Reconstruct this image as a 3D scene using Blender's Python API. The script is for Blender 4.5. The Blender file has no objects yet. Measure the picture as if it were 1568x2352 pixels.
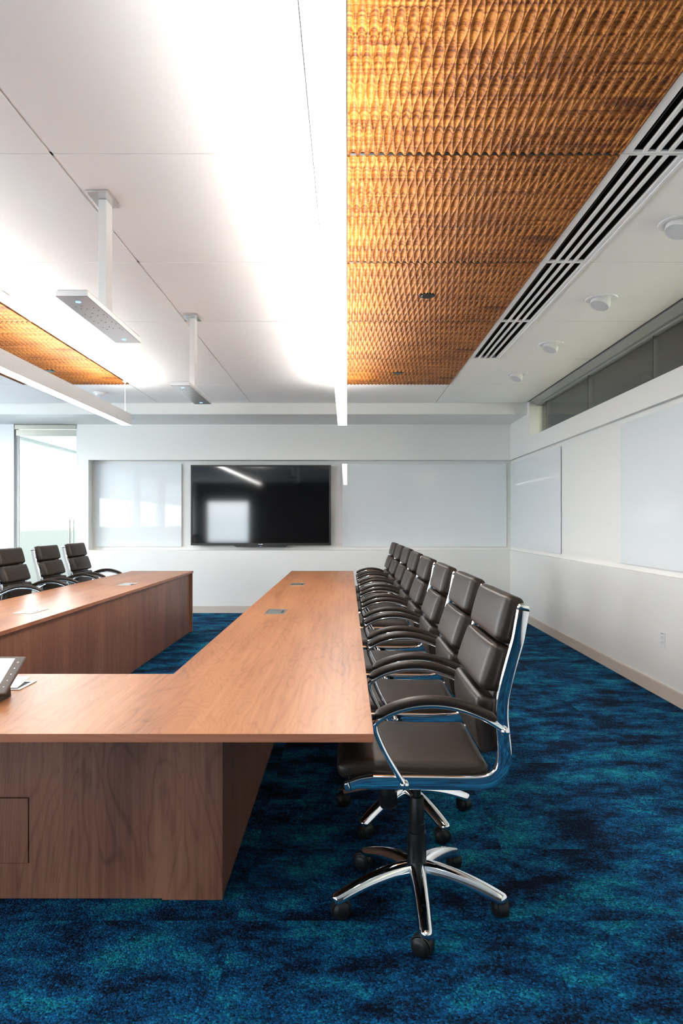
import bpy, bmesh, math, random
from mathutils import Vector, Matrix
random.seed(7)
PI = math.pi
sc = bpy.context.scene
C = sc.collection

# ------------------------------------------------------------------ camera
cd = bpy.data.cameras.new('camera'); cam = bpy.data.objects.new('camera', cd); C.objects.link(cam)
sc.camera = cam
FPX = 1568.0                                  # focal length in pixels of the 1568x2352 frame
cd.sensor_fit = 'VERTICAL'; cd.sensor_height = 36.0; cd.sensor_width = 24.0
cd.lens = FPX / 2352.0 * 36.0
cd.shift_x = -13.0 / 2352.0; cd.shift_y = 24.0 / 2352.0
cd.clip_start = 0.02
cam.location = (0, 0, 1.33); cam.rotation_euler = (PI/2, 0, 0)

# ------------------------------------------------------------------ world, exposure, lamps
SKY = 6.6
FIX_DOWN = 11.5
FIX_UP = 14.0
sc.view_settings.view_transform = 'Standard'; sc.view_settings.look = 'None'
sc.view_settings.gamma = 1.0; sc.view_settings.use_curve_mapping = False
sc.view_settings.exposure = 1.45
w = bpy.data.worlds.new('world'); sc.world = w; w.use_nodes = True
wn = w.node_tree.nodes; wl = w.node_tree.links
bg = wn['Background']; tc = wn.new('ShaderNodeTexCoord'); sx = wn.new('ShaderNodeSeparateXYZ')
rp = wn.new('ShaderNodeValToRGB')
wl.new(tc.outputs['Generated'], sx.inputs[0]); wl.new(sx.outputs['Z'], rp.inputs[0]); wl.new(rp.outputs[0], bg.inputs[0])
rp.color_ramp.elements[0].position = 0.0; rp.color_ramp.elements[0].color = (0.55, 0.62, 0.66, 1)
rp.color_ramp.elements[1].position = 0.35; rp.color_ramp.elements[1].color = (0.78, 0.90, 1.0, 1)
e = rp.color_ramp.elements.new(0.08); e.color = (0.95, 0.98, 1.0, 1)
bg.inputs[1].default_value = SKY

cy = sc.cycles
cy.max_bounces = 8; cy.diffuse_bounces = 5; cy.glossy_bounces = 4; cy.transmission_bounces = 6; cy.transparent_max_bounces = 8
cy.caustics_reflective = False; cy.caustics_refractive = False
cy.sample_clamp_indirect = 6.0; cy.blur_glossy = 0.5
cy.use_adaptive_sampling = True; cy.adaptive_threshold = 0.02
cy.use_denoising = True

def portal(name, loc, rot, sx_, sy_):
    l = bpy.data.lights.new(name, 'AREA'); l.shape = 'RECTANGLE'; l.size = sx_; l.size_y = sy_
    l.energy = 10; l.cycles.is_portal = True
    o = bpy.data.objects.new(name, l); C.objects.link(o); o.location = loc; o.rotation_euler = rot
    return o

# ------------------------------------------------------------------ materials
def mat(name, col, rough=0.5, metal=0.0, spec=0.5, emit=None, es=1.0, coat=0.0, bump=None, trans=0.0, ior=None):
    m = bpy.data.materials.new(name); m.use_nodes = True
    b = m.node_tree.nodes['Principled BSDF']
    b.inputs['Base Color'].default_value = (*col, 1); b.inputs['Roughness'].default_value = rough
    b.inputs['Metallic'].default_value = metal; b.inputs['Specular IOR Level'].default_value = spec
    b.inputs['Coat Weight'].default_value = coat; b.inputs['Coat Roughness'].default_value = 0.03
    b.inputs['Transmission Weight'].default_value = trans
    if ior: b.inputs['IOR'].default_value = ior
    if emit:
        b.inputs['Emission Color'].default_value = (*emit, 1); b.inputs['Emission Strength'].default_value = es
    if bump:
        sca, stg, dist = bump
        n = m.node_tree.nodes.new('ShaderNodeTexNoise'); n.inputs['Scale'].default_value = sca; n.inputs['Detail'].default_value = 4
        t = m.node_tree.nodes.new('ShaderNodeTexCoord'); bp = m.node_tree.nodes.new('ShaderNodeBump')
        bp.inputs['Strength'].default_value = stg; bp.inputs['Distance'].default_value = dist
        m.node_tree.links.new(t.outputs['Object'], n.inputs['Vector'])
        m.node_tree.links.new(n.outputs['Fac'], bp.inputs['Height'])
        m.node_tree.links.new(bp.outputs['Normal'], b.inputs['Normal'])
    return m

def ramp(nt, stops):
    r = nt.nodes.new('ShaderNodeValToRGB'); cr = r.color_ramp
    while len(cr.elements) > 1: cr.elements.remove(cr.elements[-1])
    cr.elements[0].position = stops[0][0]; cr.elements[0].color = (*stops[0][1], 1)
    for p, c in stops[1:]:
        e = cr.elements.new(p); e.color = (*c, 1)
    return r

def math_node(nt, op, a, b=None):
    n = nt.nodes.new('ShaderNodeMath'); n.operation = op
    for i, v in enumerate((a, b)):
        if v is None: continue
        if isinstance(v, (int, float)): n.inputs[i].default_value = v
        else: nt.links.new(v, n.inputs[i])
    return n.outputs[0]

def wood_mat(name, along, dark, mid, light, rough=0.34, scale=1.0, figure=0.5, spec=0.5):
    """veneer: long grain lines along one axis with cathedral figure"""
    m = bpy.data.materials.new(name); m.use_nodes = True; nt = m.node_tree
    b = nt.nodes['Principled BSDF']; b.inputs['Roughness'].default_value = rough
    b.inputs['Specular IOR Level'].default_value = spec
    t = nt.nodes.new('ShaderNodeTexCoord')
    def mapped(sl, sa):
        mp = nt.nodes.new('ShaderNodeMapping'); nt.links.new(t.outputs['Object'], mp.inputs[0])
        s = [sa*scale]*3; s[along] = sl*scale; mp.inputs['Scale'].default_value = s
        return mp.outputs[0]
    # slow warped field whose level lines are the growth rings
    n1 = nt.nodes.new('ShaderNodeTexNoise'); n1.inputs['Scale'].default_value = 1.0; n1.inputs['Detail'].default_value = 2.5
    n1.inputs['Roughness'].default_value = 0.45; n1.inputs['Distortion'].default_value = figure
    nt.links.new(mapped(0.75, 4.2), n1.inputs['Vector'])
    rings = math_node(nt, 'FRACT', math_node(nt, 'MULTIPLY', n1.outputs['Fac'], 24.0))
    rr = ramp(nt, [(0.0, (0.25,)*3), (0.15, (0.55,)*3), (0.75, (0.62,)*3), (1.0, (0.25,)*3)])
    nt.links.new(rings, rr.inputs[0])
    n2 = nt.nodes.new('ShaderNodeTexNoise'); n2.inputs['Scale'].default_value = 1.0; n2.inputs['Detail'].default_value = 6
    n2.inputs['Roughness'].default_value = 0.62
    nt.links.new(mapped(1.6, 60.0), n2.inputs['Vector'])
    n3 = nt.nodes.new('ShaderNodeTexNoise'); n3.inputs['Scale'].default_value = 1.0; n3.inputs['Detail'].default_value = 2
    nt.links.new(mapped(0.8, 5.5), n3.inputs['Vector'])
    n4 = nt.nodes.new('ShaderNodeTexNoise'); n4.inputs['Scale'].default_value = 1.0; n4.inputs['Detail'].default_value = 3
    nt.links.new(mapped(14.0, 300.0), n4.inputs['Vector'])
    v = math_node(nt, 'ADD', math_node(nt, 'MULTIPLY', rr.outputs[0], 0.26), math_node(nt, 'MULTIPLY', n2.outputs['Fac'], 0.42))
    v = math_node(nt, 'ADD', v, math_node(nt, 'MULTIPLY', n3.outputs['Fac'], 0.42))
    v = math_node(nt, 'ADD', v, math_node(nt, 'MULTIPLY', n4.outputs['Fac'], 0.12))
    r = ramp(nt, [(0.42, dark), (0.56, mid), (0.74, light)])
    nt.links.new(v, r.inputs[0]); nt.links.new(r.outputs[0], b.inputs['Base Color'])
    bp = nt.nodes.new('ShaderNodeBump'); bp.inputs['Strength'].default_value = 0.06; bp.inputs['Distance'].default_value = 0.001
    nt.links.new(n4.outputs['Fac'], bp.inputs['Height']); nt.links.new(bp.outputs['Normal'], b.inputs['Normal'])
    return m

M = {}
M['wall'] = mat('wall_paint', (0.82, 0.82, 0.785), 0.55, bump=(180, 0.05, 0.001))
M['ceil'] = mat('ceiling_tile_white', (0.90, 0.895, 0.875), 0.7, bump=(400, 0.05, 0.001))
M['rear_wall'] = mat('rear_wall_dark_for_reflections', (0.05, 0.045, 0.04), 0.6)  # unseen wall, dark tone made up to keep the television reflection black
M['passage'] = mat('passage_paint', (0.56, 0.56, 0.54), 0.6)
M['pale_floor'] = mat('pale_floor', (0.45, 0.43, 0.38), 0.5)
M['base'] = mat('baseboard_vinyl', (0.60, 0.52, 0.44), 0.4)
M['trim'] = mat('white_trim', (0.80, 0.81, 0.81), 0.35)
M['white_metal'] = mat('white_painted_metal', (0.80, 0.80, 0.80), 0.35)
M['steel'] = mat('brushed_steel', (0.62, 0.61, 0.57), 0.28, 1.0)
M['door_steel'] = mat('satin_door_header', (0.46, 0.44, 0.38), 0.3, 1.0)
M['head_metal'] = mat('anodised_window_head', (0.42, 0.43, 0.42), 0.35, 0.6)
M['silver'] = mat('satin_silver', (0.74, 0.74, 0.75), 0.22, 0.9)
M['chrome'] = mat('polished_chrome', (0.92, 0.93, 0.95), 0.04, 1.0)
M['leather'] = mat('dark_brown_leather', (0.021, 0.0135, 0.009), 0.40, spec=0.36, bump=(260, 0.10, 0.002))
M['plastic'] = mat('black_plastic', (0.008, 0.008, 0.008), 0.42, spec=0.35)
M['rubber'] = mat('black_rubber', (0.01, 0.01, 0.01), 0.6)
M['bezel'] = mat('black_bezel', (0.012, 0.011, 0.01), 0.3)
M['screen'] = mat('television_screen_glass', (0.003, 0.003, 0.004), 0.055, spec=0.85)
M['board'] = mat('white_back_painted_glass', (0.76, 0.80, 0.81), 0.02, spec=0.5)
M['mark'] = mat('white_print', (0.85, 0.85, 0.85), 0.5)
M['dark'] = mat('black_duct', (0.006, 0.005, 0.005), 0.6)
M['joint'] = mat('dark_brown_joint', (0.012, 0.007, 0.005), 0.5)
M['tablet_frame'] = mat('taupe_bezel', (0.075, 0.055, 0.045), 0.35)
M['tablet_screen'] = mat('lit_touch_screen', (0.02, 0.02, 0.02), 0.1, emit=(0.78, 0.84, 0.92), es=0.85)
M['grey_print'] = mat('grey_screen_print', (0.2, 0.2, 0.2), 0.5, emit=(0.5, 0.52, 0.56), es=0.8)
M['orange'] = mat('orange_label', (0.8, 0.16, 0.02), 0.5)
M['blue_led'] = mat('blue_indicator', (0.02, 0.05, 0.4), 0.3, emit=(0.10, 0.25, 1.0), es=2.2)
M['violet_led'] = mat('violet_indicator', (0.05, 0.03, 0.2), 0.3, emit=(0.2, 0.15, 0.8), es=0.8)
M['hole'] = mat('microphone_hole', (0.03, 0.03, 0.03), 0.6)
M['lit'] = mat('lit_diffuser', (0.9, 0.9, 0.9), 0.5, emit=(1.0, 0.975, 0.945), es=FIX_DOWN)
M['lit_up'] = mat('lit_uplight_lens', (0.9, 0.9, 0.9), 0.5, emit=(1.0, 0.97, 0.93), es=FIX_UP)
M['lens'] = mat('grey_lamp_lens', (0.72, 0.74, 0.74), 0.45)
M['shade'] = mat('pale_roller_shade', (0.75, 0.78, 0.78), 0.8)
def shade_mat():
    m = bpy.data.materials.new('roller_shade_fabric'); m.use_nodes = True; nt = m.node_tree
    nt.nodes.remove(nt.nodes['Principled BSDF'])
    a = nt.nodes.new('ShaderNodeBsdfDiffuse'); a.inputs[0].default_value = (0.8, 0.82, 0.82, 1)
    b = nt.nodes.new('ShaderNodeBsdfTranslucent'); b.inputs[0].default_value = (0.8, 0.84, 0.86, 1)
    x = nt.nodes.new('ShaderNodeMixShader'); x.inputs[0].default_value = 0.5
    nt.links.new(a.outputs[0], x.inputs[1]); nt.links.new(b.outputs[0], x.inputs[2]); nt.links.new(x.outputs[0], nt.nodes['Material Output'].inputs[0])
    return m
M['shade'] = shade_mat()
M['corridor'] = mat('corridor_paint', (0.62, 0.61, 0.54), 0.7)
M['corridor_ceil'] = mat('corridor_ceiling', (0.72, 0.71, 0.62), 0.7)
M['thread'] = mat('dark_thread', (0.015, 0.010, 0.008), 0.6)

# clear glass that lets light through (thin, transparent mixed with a little gloss)
def glass_mat(name, tint, refl=0.10):
    m = bpy.data.materials.new(name); m.use_nodes = True; nt = m.node_tree
    nt.nodes.remove(nt.nodes['Principled BSDF'])
    tr = nt.nodes.new('ShaderNodeBsdfTransparent'); tr.inputs[0].default_value = (*tint, 1)
    gl = nt.nodes.new('ShaderNodeBsdfGlossy'); gl.inputs['Roughness'].default_value = 0.01
    mx = nt.nodes.new('ShaderNodeMixShader')
    lw = nt.nodes.new('ShaderNodeFresnel'); lw.inputs[0].default_value = 1.5
    nt.links.new(math_node(nt, 'ADD', math_node(nt, 'MULTIPLY', lw.outputs[0], 1.6), refl - 0.06), mx.inputs[0])
    nt.links.new(tr.outputs[0], mx.inputs[1]); nt.links.new(gl.outputs[0], mx.inputs[2])
    nt.links.new(mx.outputs[0], nt.nodes['Material Output'].inputs[0])
    return m
M['glass'] = glass_mat('clear_glass', (0.96, 0.99, 0.98))
M['clerestory'] = glass_mat('clerestory_glass', (0.85, 0.88, 0.85), 0.10)

# frosted lower glass
M['frost'] = mat('frosted_glass', (0.80, 0.86, 0.84), 0.5)

M['table_top'] = wood_mat('walnut_laminate_top', 1, (0.165, 0.050, 0.016), (0.305, 0.112, 0.038), (0.41, 0.175, 0.070), 0.37, figure=0.9, spec=0.4)
M['table_edge'] = wood_mat('walnut_laminate_edge', 0, (0.20, 0.072, 0.035), (0.31, 0.115, 0.058), (0.38, 0.155, 0.085), 0.4)
M['table_panel'] = wood_mat('walnut_laminate_panel', 2, (0.105, 0.040, 0.023), (0.200, 0.082, 0.050), (0.31, 0.140, 0.082), 0.42, figure=0.7)

# carpet: half-metre tiles, each with its own streaky navy, blue and teal patches, small loop pile
def carpet_mat():
    m = bpy.data.materials.new('blue_carpet_tiles'); m.use_nodes = True; nt = m.node_tree
    b = nt.nodes['Principled BSDF']; b.inputs['Roughness'].default_value = 0.95; b.inputs['Specular IOR Level'].default_value = 0.1
    t = nt.nodes.new('ShaderNodeTexCoord'); P = t.outputs['Object']
    def vm(op, a, bb=None):
        n = nt.nodes.new('ShaderNodeVectorMath'); n.operation = op
        for i, v in enumerate((a, bb)):
            if v is None: continue
            if isinstance(v, tuple): n.inputs[i].default_value = v
            else: nt.links.new(v, n.inputs[i])
        return n.outputs[0]
    cell = vm('FLOOR', vm('MULTIPLY', vm('ADD', P, (0.37, 0.22, 0.0)), (1.0, 2.0, 0.0)))
    wn_ = nt.nodes.new('ShaderNodeTexWhiteNoise'); wn_.noise_dimensions = '3D'; nt.links.new(cell, wn_.inputs['Vector'])
    off = vm('MULTIPLY', wn_.outputs['Color'], (0.45, 0.45, 0.0))
    Q = vm('ADD', P, off)
    na = nt.nodes.new('ShaderNodeTexNoise'); na.inputs['Scale'].default_value = 1.0; na.inputs['Detail'].default_value = 9; na.inputs['Roughness'].default_value = 0.68
    nt.links.new(vm('MULTIPLY', Q, (3.0, 4.6, 1.0)), na.inputs['Vector'])
    nb = nt.nodes.new('ShaderNodeTexNoise'); nb.inputs['Scale'].default_value = 1.0; nb.inputs['Detail'].default_value = 8; nb.inputs['Roughness'].default_value = 0.7
    nt.links.new(vm('MULTIPLY', vm('ADD', Q, (7.3, 3.1, 2.0)), (5.0, 11.0, 1.0)), nb.inputs['Vector'])
    vo = nt.nodes.new('ShaderNodeTexVoronoi'); vo.inputs['Scale'].default_value = 150.0; nt.links.new(P, vo.inputs['Vector'])
    sep = nt.nodes.new('ShaderNodeSeparateColor'); nt.links.new(vo.outputs['Color'], sep.inputs[0])
    v = math_node(nt, 'ADD', na.outputs['Fac'], math_node(nt, 'MULTIPLY', math_node(nt, 'SUBTRACT', sep.outputs[0], 0.5), 0.12))
    r1 = ramp(nt, [(0.40, (0.002, 0.008, 0.022)), (0.46, (0.003, 0.036, 0.100)), (0.545, (0.003, 0.078, 0.200)), (0.57, (0.004, 0.100, 0.200)), (0.59, (0.005, 0.150, 0.225)), (0.70, (0.007, 0.205, 0.29))])
    nt.links.new(v, r1.inputs[0])
    v2 = math_node(nt, 'ADD', nb.outputs['Fac'], math_node(nt, 'MULTIPLY', math_node(nt, 'SUBTRACT', sep.outputs[1], 0.5), 0.14))
    r2 = ramp(nt, [(0.36, (0.22, 0.28, 0.34)), (0.50, (1, 1, 1)), (0.70, (1.25, 1.2, 1.15))])
    nt.links.new(v2, r2.inputs[0])
    mx = nt.nodes.new('ShaderNodeMix'); mx.data_type = 'RGBA'; mx.blend_type = 'MULTIPLY'; mx.inputs[0].default_value = 1.0
    nt.links.new(r1.outputs[0], mx.inputs[6]); nt.links.new(r2.outputs[0], mx.inputs[7])
    # per-loop variation
    mx2 = nt.nodes.new('ShaderNodeMix'); mx2.data_type = 'RGBA'; mx2.blend_type = 'MULTIPLY'; mx2.inputs[0].default_value = 1.0
    r3 = ramp(nt, [(0.0, (0.45, 0.45, 0.45)), (1.0, (1.5, 1.5, 1.5))]); nt.links.new(sep.outputs[2], r3.inputs[0])
    nt.links.new(mx.outputs[2], mx2.inputs[6]); nt.links.new(r3.outputs[0], mx2.inputs[7])
    nt.links.new(mx2.outputs[2], b.inputs['Base Color'])
    h = math_node(nt, 'SUBTRACT', 1.0, math_node(nt, 'MULTIPLY', vo.outputs['Distance'], 1.4))
    bp = nt.nodes.new('ShaderNodeBump'); bp.inputs['Strength'].default_value = 0.9; bp.inputs['Distance'].default_value = 0.004
    nt.links.new(h, bp.inputs['Height']); nt.links.new(bp.outputs['Normal'], b.inputs['Normal'])
    return m
M['carpet'] = carpet_mat()

def carved_mat():
    m = bpy.data.materials.new('carved_striped_wood'); m.use_nodes = True; nt = m.node_tree
    b = nt.nodes['Principled BSDF']; b.inputs['Roughness'].default_value = 0.5; b.inputs['Specular IOR Level'].default_value = 0.22
    t = nt.nodes.new('ShaderNodeTexCoord')
    def nz(s, det, rough=0.55):
        mp = nt.nodes.new('ShaderNodeMapping'); mp.inputs['Scale'].default_value = s
        n = nt.nodes.new('ShaderNodeTexNoise'); n.inputs['Scale'].default_value = 1; n.inputs['Detail'].default_value = det; n.inputs['Roughness'].default_value = rough
        nt.links.new(t.outputs['Object'], mp.inputs[0]); nt.links.new(mp.outputs[0], n.inputs['Vector']); return n.outputs['Fac']
    a = nz((2.6, 58.0, 90.0), 4, 0.62); c = nz((4.0, 230.0, 170.0), 2); d = nz((3.0, 3.0, 1.0), 2)
    v = math_node(nt, 'ADD', math_node(nt, 'MULTIPLY', a, 0.62), math_node(nt, 'MULTIPLY', c, 0.28))
    v = math_node(nt, 'ADD', v, math_node(nt, 'MULTIPLY', d, 0.12))
    r = ramp(nt, [(0.42, (0.10, 0.024, 0.004)), (0.48, (0.25, 0.076, 0.011)), (0.53, (0.38, 0.138, 0.022)), (0.60, (0.52, 0.22, 0.045))])
    nt.links.new(v, r.inputs[0]); nt.links.new(r.outputs[0], b.inputs['Base Color'])
    return m
M['carved'] = carved_mat()

# ------------------------------------------------------------------ mesh helpers
def obj(name, bm, m, parent=None, smooth=False, bevel=0.0, seg=2, loc=None, auto=None):
    me = bpy.data.meshes.new(name); bm.normal_update()
    bmesh.ops.recalc_face_normals(bm, faces=bm.faces[:])
    bm.to_mesh(me); bm.free()
    ms = m if isinstance(m, (list, tuple)) else [m]
    for x in ms: me.materials.append(x)
    o = bpy.data.objects.new(name, me); C.objects.link(o)
    if parent is not None: o.parent = parent
    if loc is not None: o.location = loc
    if smooth:
        me.polygons.foreach_set('use_smooth', [True]*len(me.polygons))
        if auto: me.set_sharp_from_angle(angle=math.radians(auto))
    if bevel > 0:
        md = o.modifiers.new('bevel', 'BEVEL'); md.width = bevel; md.segments = seg; md.limit_method = 'ANGLE'; md.angle_limit = math.radians(40)
    return o

def B(): return bmesh.new()

def box(bm, x0, x1, y0, y1, z0, z1, mi=0):
    vs = [bm.verts.new((x, y, z)) for x in (x0, x1) for y in (y0, y1) for z in (z0, z1)]
    for f in ((0,1,3,2), (4,6,7,5), (0,4,5,1), (2,3,7,6), (0,2,6,4), (1,5,7,3)):
        bm.faces.new([vs[i] for i in f]).material_index = mi
    return vs

def boxes(*bs):
    bm = B()
    for b_ in bs: box(bm, *b_)
    return bm

def cyl(bm, c, r, h, axis=2, n=32, r2=None, cap=True):
    """cylinder/cone starting at c, running h along an axis"""
    r2 = r if r2 is None else r2
    rings = []
    for k, (rr, hh) in enumerate(((r, 0), (r2, h))):
        ring = []
        for i in range(n):
            a = 2*PI*i/n; p = [0, 0, 0]
            p[(axis+1) % 3] = rr*math.cos(a); p[(axis+2) % 3] = rr*math.sin(a); p[axis] = hh
            ring.append(bm.verts.new((c[0]+p[0], c[1]+p[1], c[2]+p[2])))
        rings.append(ring)
    for i in range(n):
        j = (i+1) % n
        bm.faces.new((rings[0][i], rings[0][j], rings[1][j], rings[1][i]))
    if cap:
        bm.faces.new(rings[0][::-1]); bm.faces.new(rings[1])

def lathe(bm, prof, n=40, mtx=None, cap=True):
    """prof = [(r, z)] about Z"""
    rings = []
    for r, z in prof:
        ring = []
        for i in range(n):
            a = 2*PI*i/n; p = Vector((r*math.cos(a), r*math.sin(a), z))
            if mtx is not None: p = mtx @ p
            ring.append(bm.verts.new(p))
        rings.append(ring)
    for a, b_ in zip(rings, rings[1:]):
        for i in range(n):
            j = (i+1) % n; bm.faces.new((a[i], a[j], b_[j], b_[i]))
    if cap:
        bm.faces.new(rings[0][::-1]); bm.faces.new(rings[-1])

def smooth_path(pts, n=8, closed=False):
    """Catmull-Rom through points"""
    P = [Vector(p) for p in pts]; out = []
    L = len(P)
    rng = range(L) if closed else range(L-1)
    for i in rng:
        if closed: p0, p1, p2, p3 = P[i-1], P[i], P[(i+1) % L], P[(i+2) % L]
        else:
            p1, p2 = P[i], P[i+1]
            p0 = P[i-1] if i > 0 else p1*2-p2
            p3 = P[i+2] if i+2 < L else p2*2-p1
        for k in range(n):
            t = k/n
            out.append(0.5*((2*p1) + (p2-p0)*t + (2*p0-5*p1+4*p2-p3)*t*t + (3*p1-p0-3*p2+p3)*t**3))
    if not closed: out.append(P[-1])
    return out

def sweep(bm, path, prof, side=Vector((0, 1, 0)), scales=None, cap=True, closed=False, domed=False):
    """sweep a 2D profile (a along 'side', b along the in-plane normal) along a path"""
    rings = []; n = len(path)
    for i, p in enumerate(path):
        if closed: t = (path[(i+1) % n] - path[i-1])
        else: t = (path[min(i+1, n-1)] - path[max(i-1, 0)])
        t.normalize(); s = (side - t*side.dot(t)).normalized(); nn = t.cross(s)
        sa, sb = scales[i] if scales else (1, 1)
        rings.append([bm.verts.new(p + s*(a*sa) + nn*(b_*sb)) for a, b_ in prof])
    m = len(prof)
    pairs = list(zip(rings, rings[1:])) + ([(rings[-1], rings[0])] if closed else [])
    for a, b_ in pairs:
        for i in range(m):
            j = (i+1) % m; bm.faces.new((a[i], a[j], b_[j], b_[i]))
    if cap and not closed:
        bm.faces.new(rings[0][::-1]); bm.faces.new(rings[-1])

def circ(r, n=16): return [(r*math.cos(2*PI*i/n), r*math.sin(2*PI*i/n)) for i in range(n)]
def rrect(a, b_, r, n=4):
    out = []
    for cx, cy_, a0 in ((a-r, b_-r, 0), (-a+r, b_-r, 90), (-a+r, -b_+r, 180), (a-r, -b_+r, 270)):
        for k in range(n+1):
            t = math.radians(a0 + 90*k/n); out.append((cx + r*math.cos(t), cy_ + r*math.sin(t)))
    return out

def tag(o, label, cat, group=None, kind=None):
    o['label'] = label; o['category'] = cat
    if group: o['group'] = group
    if kind: o['kind'] = kind
    return o

def thing(name, label, cat, loc=(0, 0, 0), rz=0.0, group=None):
    o = bpy.data.objects.new(name, None); C.objects.link(o); o.empty_display_size = 0.1
    o.location = loc; o.rotation_euler = (0, 0, rz)
    return tag(o, label, cat, group)

def struct(name, bm, m, label=None, **k):
    o = obj(name, bm, m, **k); o['kind'] = 'structure'
    if label: o['label'] = label; o['category'] = name.split('_')[0]
    return o

def copy_tree(o, parent=None):
    c = o.copy(); C.objects.link(c)
    if parent is not None: c.parent = parent
    for ch in [x for x in o.children]: copy_tree(ch, c)
    return c

# ------------------------------------------------------------------ room shell
XR, XL = 2.395, -6.0          # right wall face, left (window) wall
YB, YF = 10.03, -7.0          # back wall face, wall behind the camera
ZC = 2.919                    # ceiling tile face
RC = 0.17                     # depth of the long recess in the back wall
ZL, ZT = 0.922, 2.248         # recess sill and head

struct('floor', boxes((-9.0, 5.2, YF-0.4, 18.5, -0.1, 0.0)), M['carpet'], 'blue, navy and teal patterned carpet tile floor')

# back wall with long recess
bm = B()
box(bm, -3.977, XR+0.3, YB, YB+0.45, 0, ZL)
box(bm, -3.977, XR+0.3, YB, YB+0.45, ZT, 2.78)
box(bm, -3.977, -3.80, YB, YB+0.45, ZL, ZT)
box(bm, -3.80, XR+0.3, YB+RC, YB+0.45, ZL, ZT)
struct('wall_back', bm, M['wall'], 'off-white back wall with a long shallow recess')
# right wall with very shallow recess and clerestory opening
bm = B()
YO = 8.98                                        # far end of the clerestory opening
box(bm, XR, XR+0.30, YF, YB, 0, ZL)
box(bm, XR, XR+0.30, YF, YB, ZT, 2.452)
box(bm, XR+0.05, XR+0.30, YF, YB+RC, ZL, ZT)
box(bm, XR, XR+0.30, YO, YB, 2.452, 3.05)
struct('wall_right', bm, M['wall'], 'off-white right wall with whiteboards below a high glass strip')
# left window wall
WIN = [(-5.2, -2.2), (-1.6, 0.5), (0.8, 3.8), (4.4, 6.6), (7.0, 9.2)]
bm = B()
edges = [YF] + [v for w_ in WIN for v in w_] + [YB+0.45]
for a, b_ in zip(edges[::2], edges[1::2]): box(bm, XL-0.2, XL, a, b_, 0, 3.05)
for a, b_ in WIN:
    box(bm, XL-0.2, XL, a, b_, 0, 1.17); box(bm, XL-0.2, XL, a, b_, 2.75, 3.05)
struct('wall_left', bm, M['wall'])
# wall behind the camera, one big window towards its left end
bm = B()
box(bm, XL-0.2, -5.6, YF-0.2, YF, 0, 3.05); box(bm, -3.9, XR+0.3, YF-0.2, YF, 0, 3.05)
box(bm, -5.6, -3.9, YF-0.2, YF, 0, 0.5); box(bm, -5.6, -3.9, YF-0.2, YF, 2.2, 3.05)
struct('wall_front', bm, M['rear_wall'])
# baseboards
bm = B(); box(bm, -3.977, XR-0.011, YB-0.011, YB, 0, 0.098); box(bm, -3.977, XR-0.011, YB-0.006, YB, 0.098, 0.104)
struct('baseboard_back', bm, M['base'], 'beige baseboard along the back wall')
bm = B(); box(bm, XR-0.011, XR, YF, YB, 0, 0.098); box(bm, XR-0.006, XR, YF, YB, 0.098, 0.104)
struct('baseboard_right', bm, M['base'], 'beige baseboard along the right wall')

# bulkhead along the back wall
struct('trim_1', boxes((XL, XR, 9.085, YB+0.45, 2.77, 3.05)), M['wall'], 'white boxed bulkhead along the top of the back wall')

# ceiling tiles
MY = 1.2265; YS = [9.075 - MY*k for k in range(14)]     # transverse joints
XS = [-6.175, -4.95, -3.725, -2.5, -1.275, -0.05, 1.175, 2.372]
WOOD_Y = YS[1:7]                                        # carved panels fill five rows
bm = B()
g1, g2 = 0.004, 0.007
for i in range(len(XS)-1):
    for k in range(len(YS)-1):
        x0, x1, y0, y1 = XS[i]+g2, XS[i+1]-g2, YS[k+1]+g1, YS[k]-g1
        if i in (2, 5) and 1 <= k <= 5: continue         # carved wood rows
        if i == 1 and 2 <= k <= 5: x1 = -4.035
        if i == 6 and 2 <= k <= 5: x0 = 1.480
        if i == 6: x1 = XS[7]
        x0 = max(x0, XL); 
        box(bm, x0, x1, y0, y1, ZC, ZC+0.014)
        box(bm, x0-0.02, x1+0.01, y0-0.004, y0+0.02, ZC+0.006, ZC+0.03)   # cross bars closing the joints
        box(bm, x1-0.02, x1+0.02 if i < 6 else x1, y0-0.004, y1+0.004, ZC+0.009, ZC+0.032)
box(bm, XL, XR+0.3, YF, YB+0.45, 3.02, 3.10)
struct('ceiling', bm, M['ceil'], 'white ceiling of large square metal tiles with thin joints')

# clerestory: metal head from ceiling edge down to the glass, and the glazing
bm = B()
prof = [(2.372, ZC), (2.372, ZC+0.03), (2.385, ZC+0.03), (2.385, ZC-0.004), (2.398, ZC-0.004), (2.402, ZC-0.012), (2.47, ZC-0.040), (2.50, ZC-0.044), (2.502, ZC-0.055), (2.54, ZC-0.055), (2.54, ZC+0.09), (2.372, ZC+0.09)]
pa = [bm.verts.new((x, YF, z)) for x, z in prof]; pb = [bm.verts.new((x, YO, z)) for x, z in prof]
for i in range(len(prof)):
    j = (i+1) % len(prof); bm.faces.new((pa[i], pa[j], pb[j], pb[i]))
bm.faces.new(pa[::-1]); bm.faces.new(pb)
struct('trim_2', bm, M['head_metal'], 'grey metal head running above the high glass strip')
GX = 2.52
struct('trim_3', boxes((GX-0.012, GX+0.012, YF, YO, 2.452, 2.462)), M['head_metal'])
joints = [YO, 8.62, 7.125, 5.615, 4.105, 2.595, 1.085]
for n_, (a, b_) in enumerate(zip(joints, joints[1:])):
    s = struct('window_%d' % (n_+1), boxes((GX-0.005, GX+0.005, b_+0.003, a-0.003, 2.455, ZC-0.05)), M['clerestory'],
               'frameless clerestory pane high in the right wall, number %d from the back corner' % (n_+1))
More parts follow.
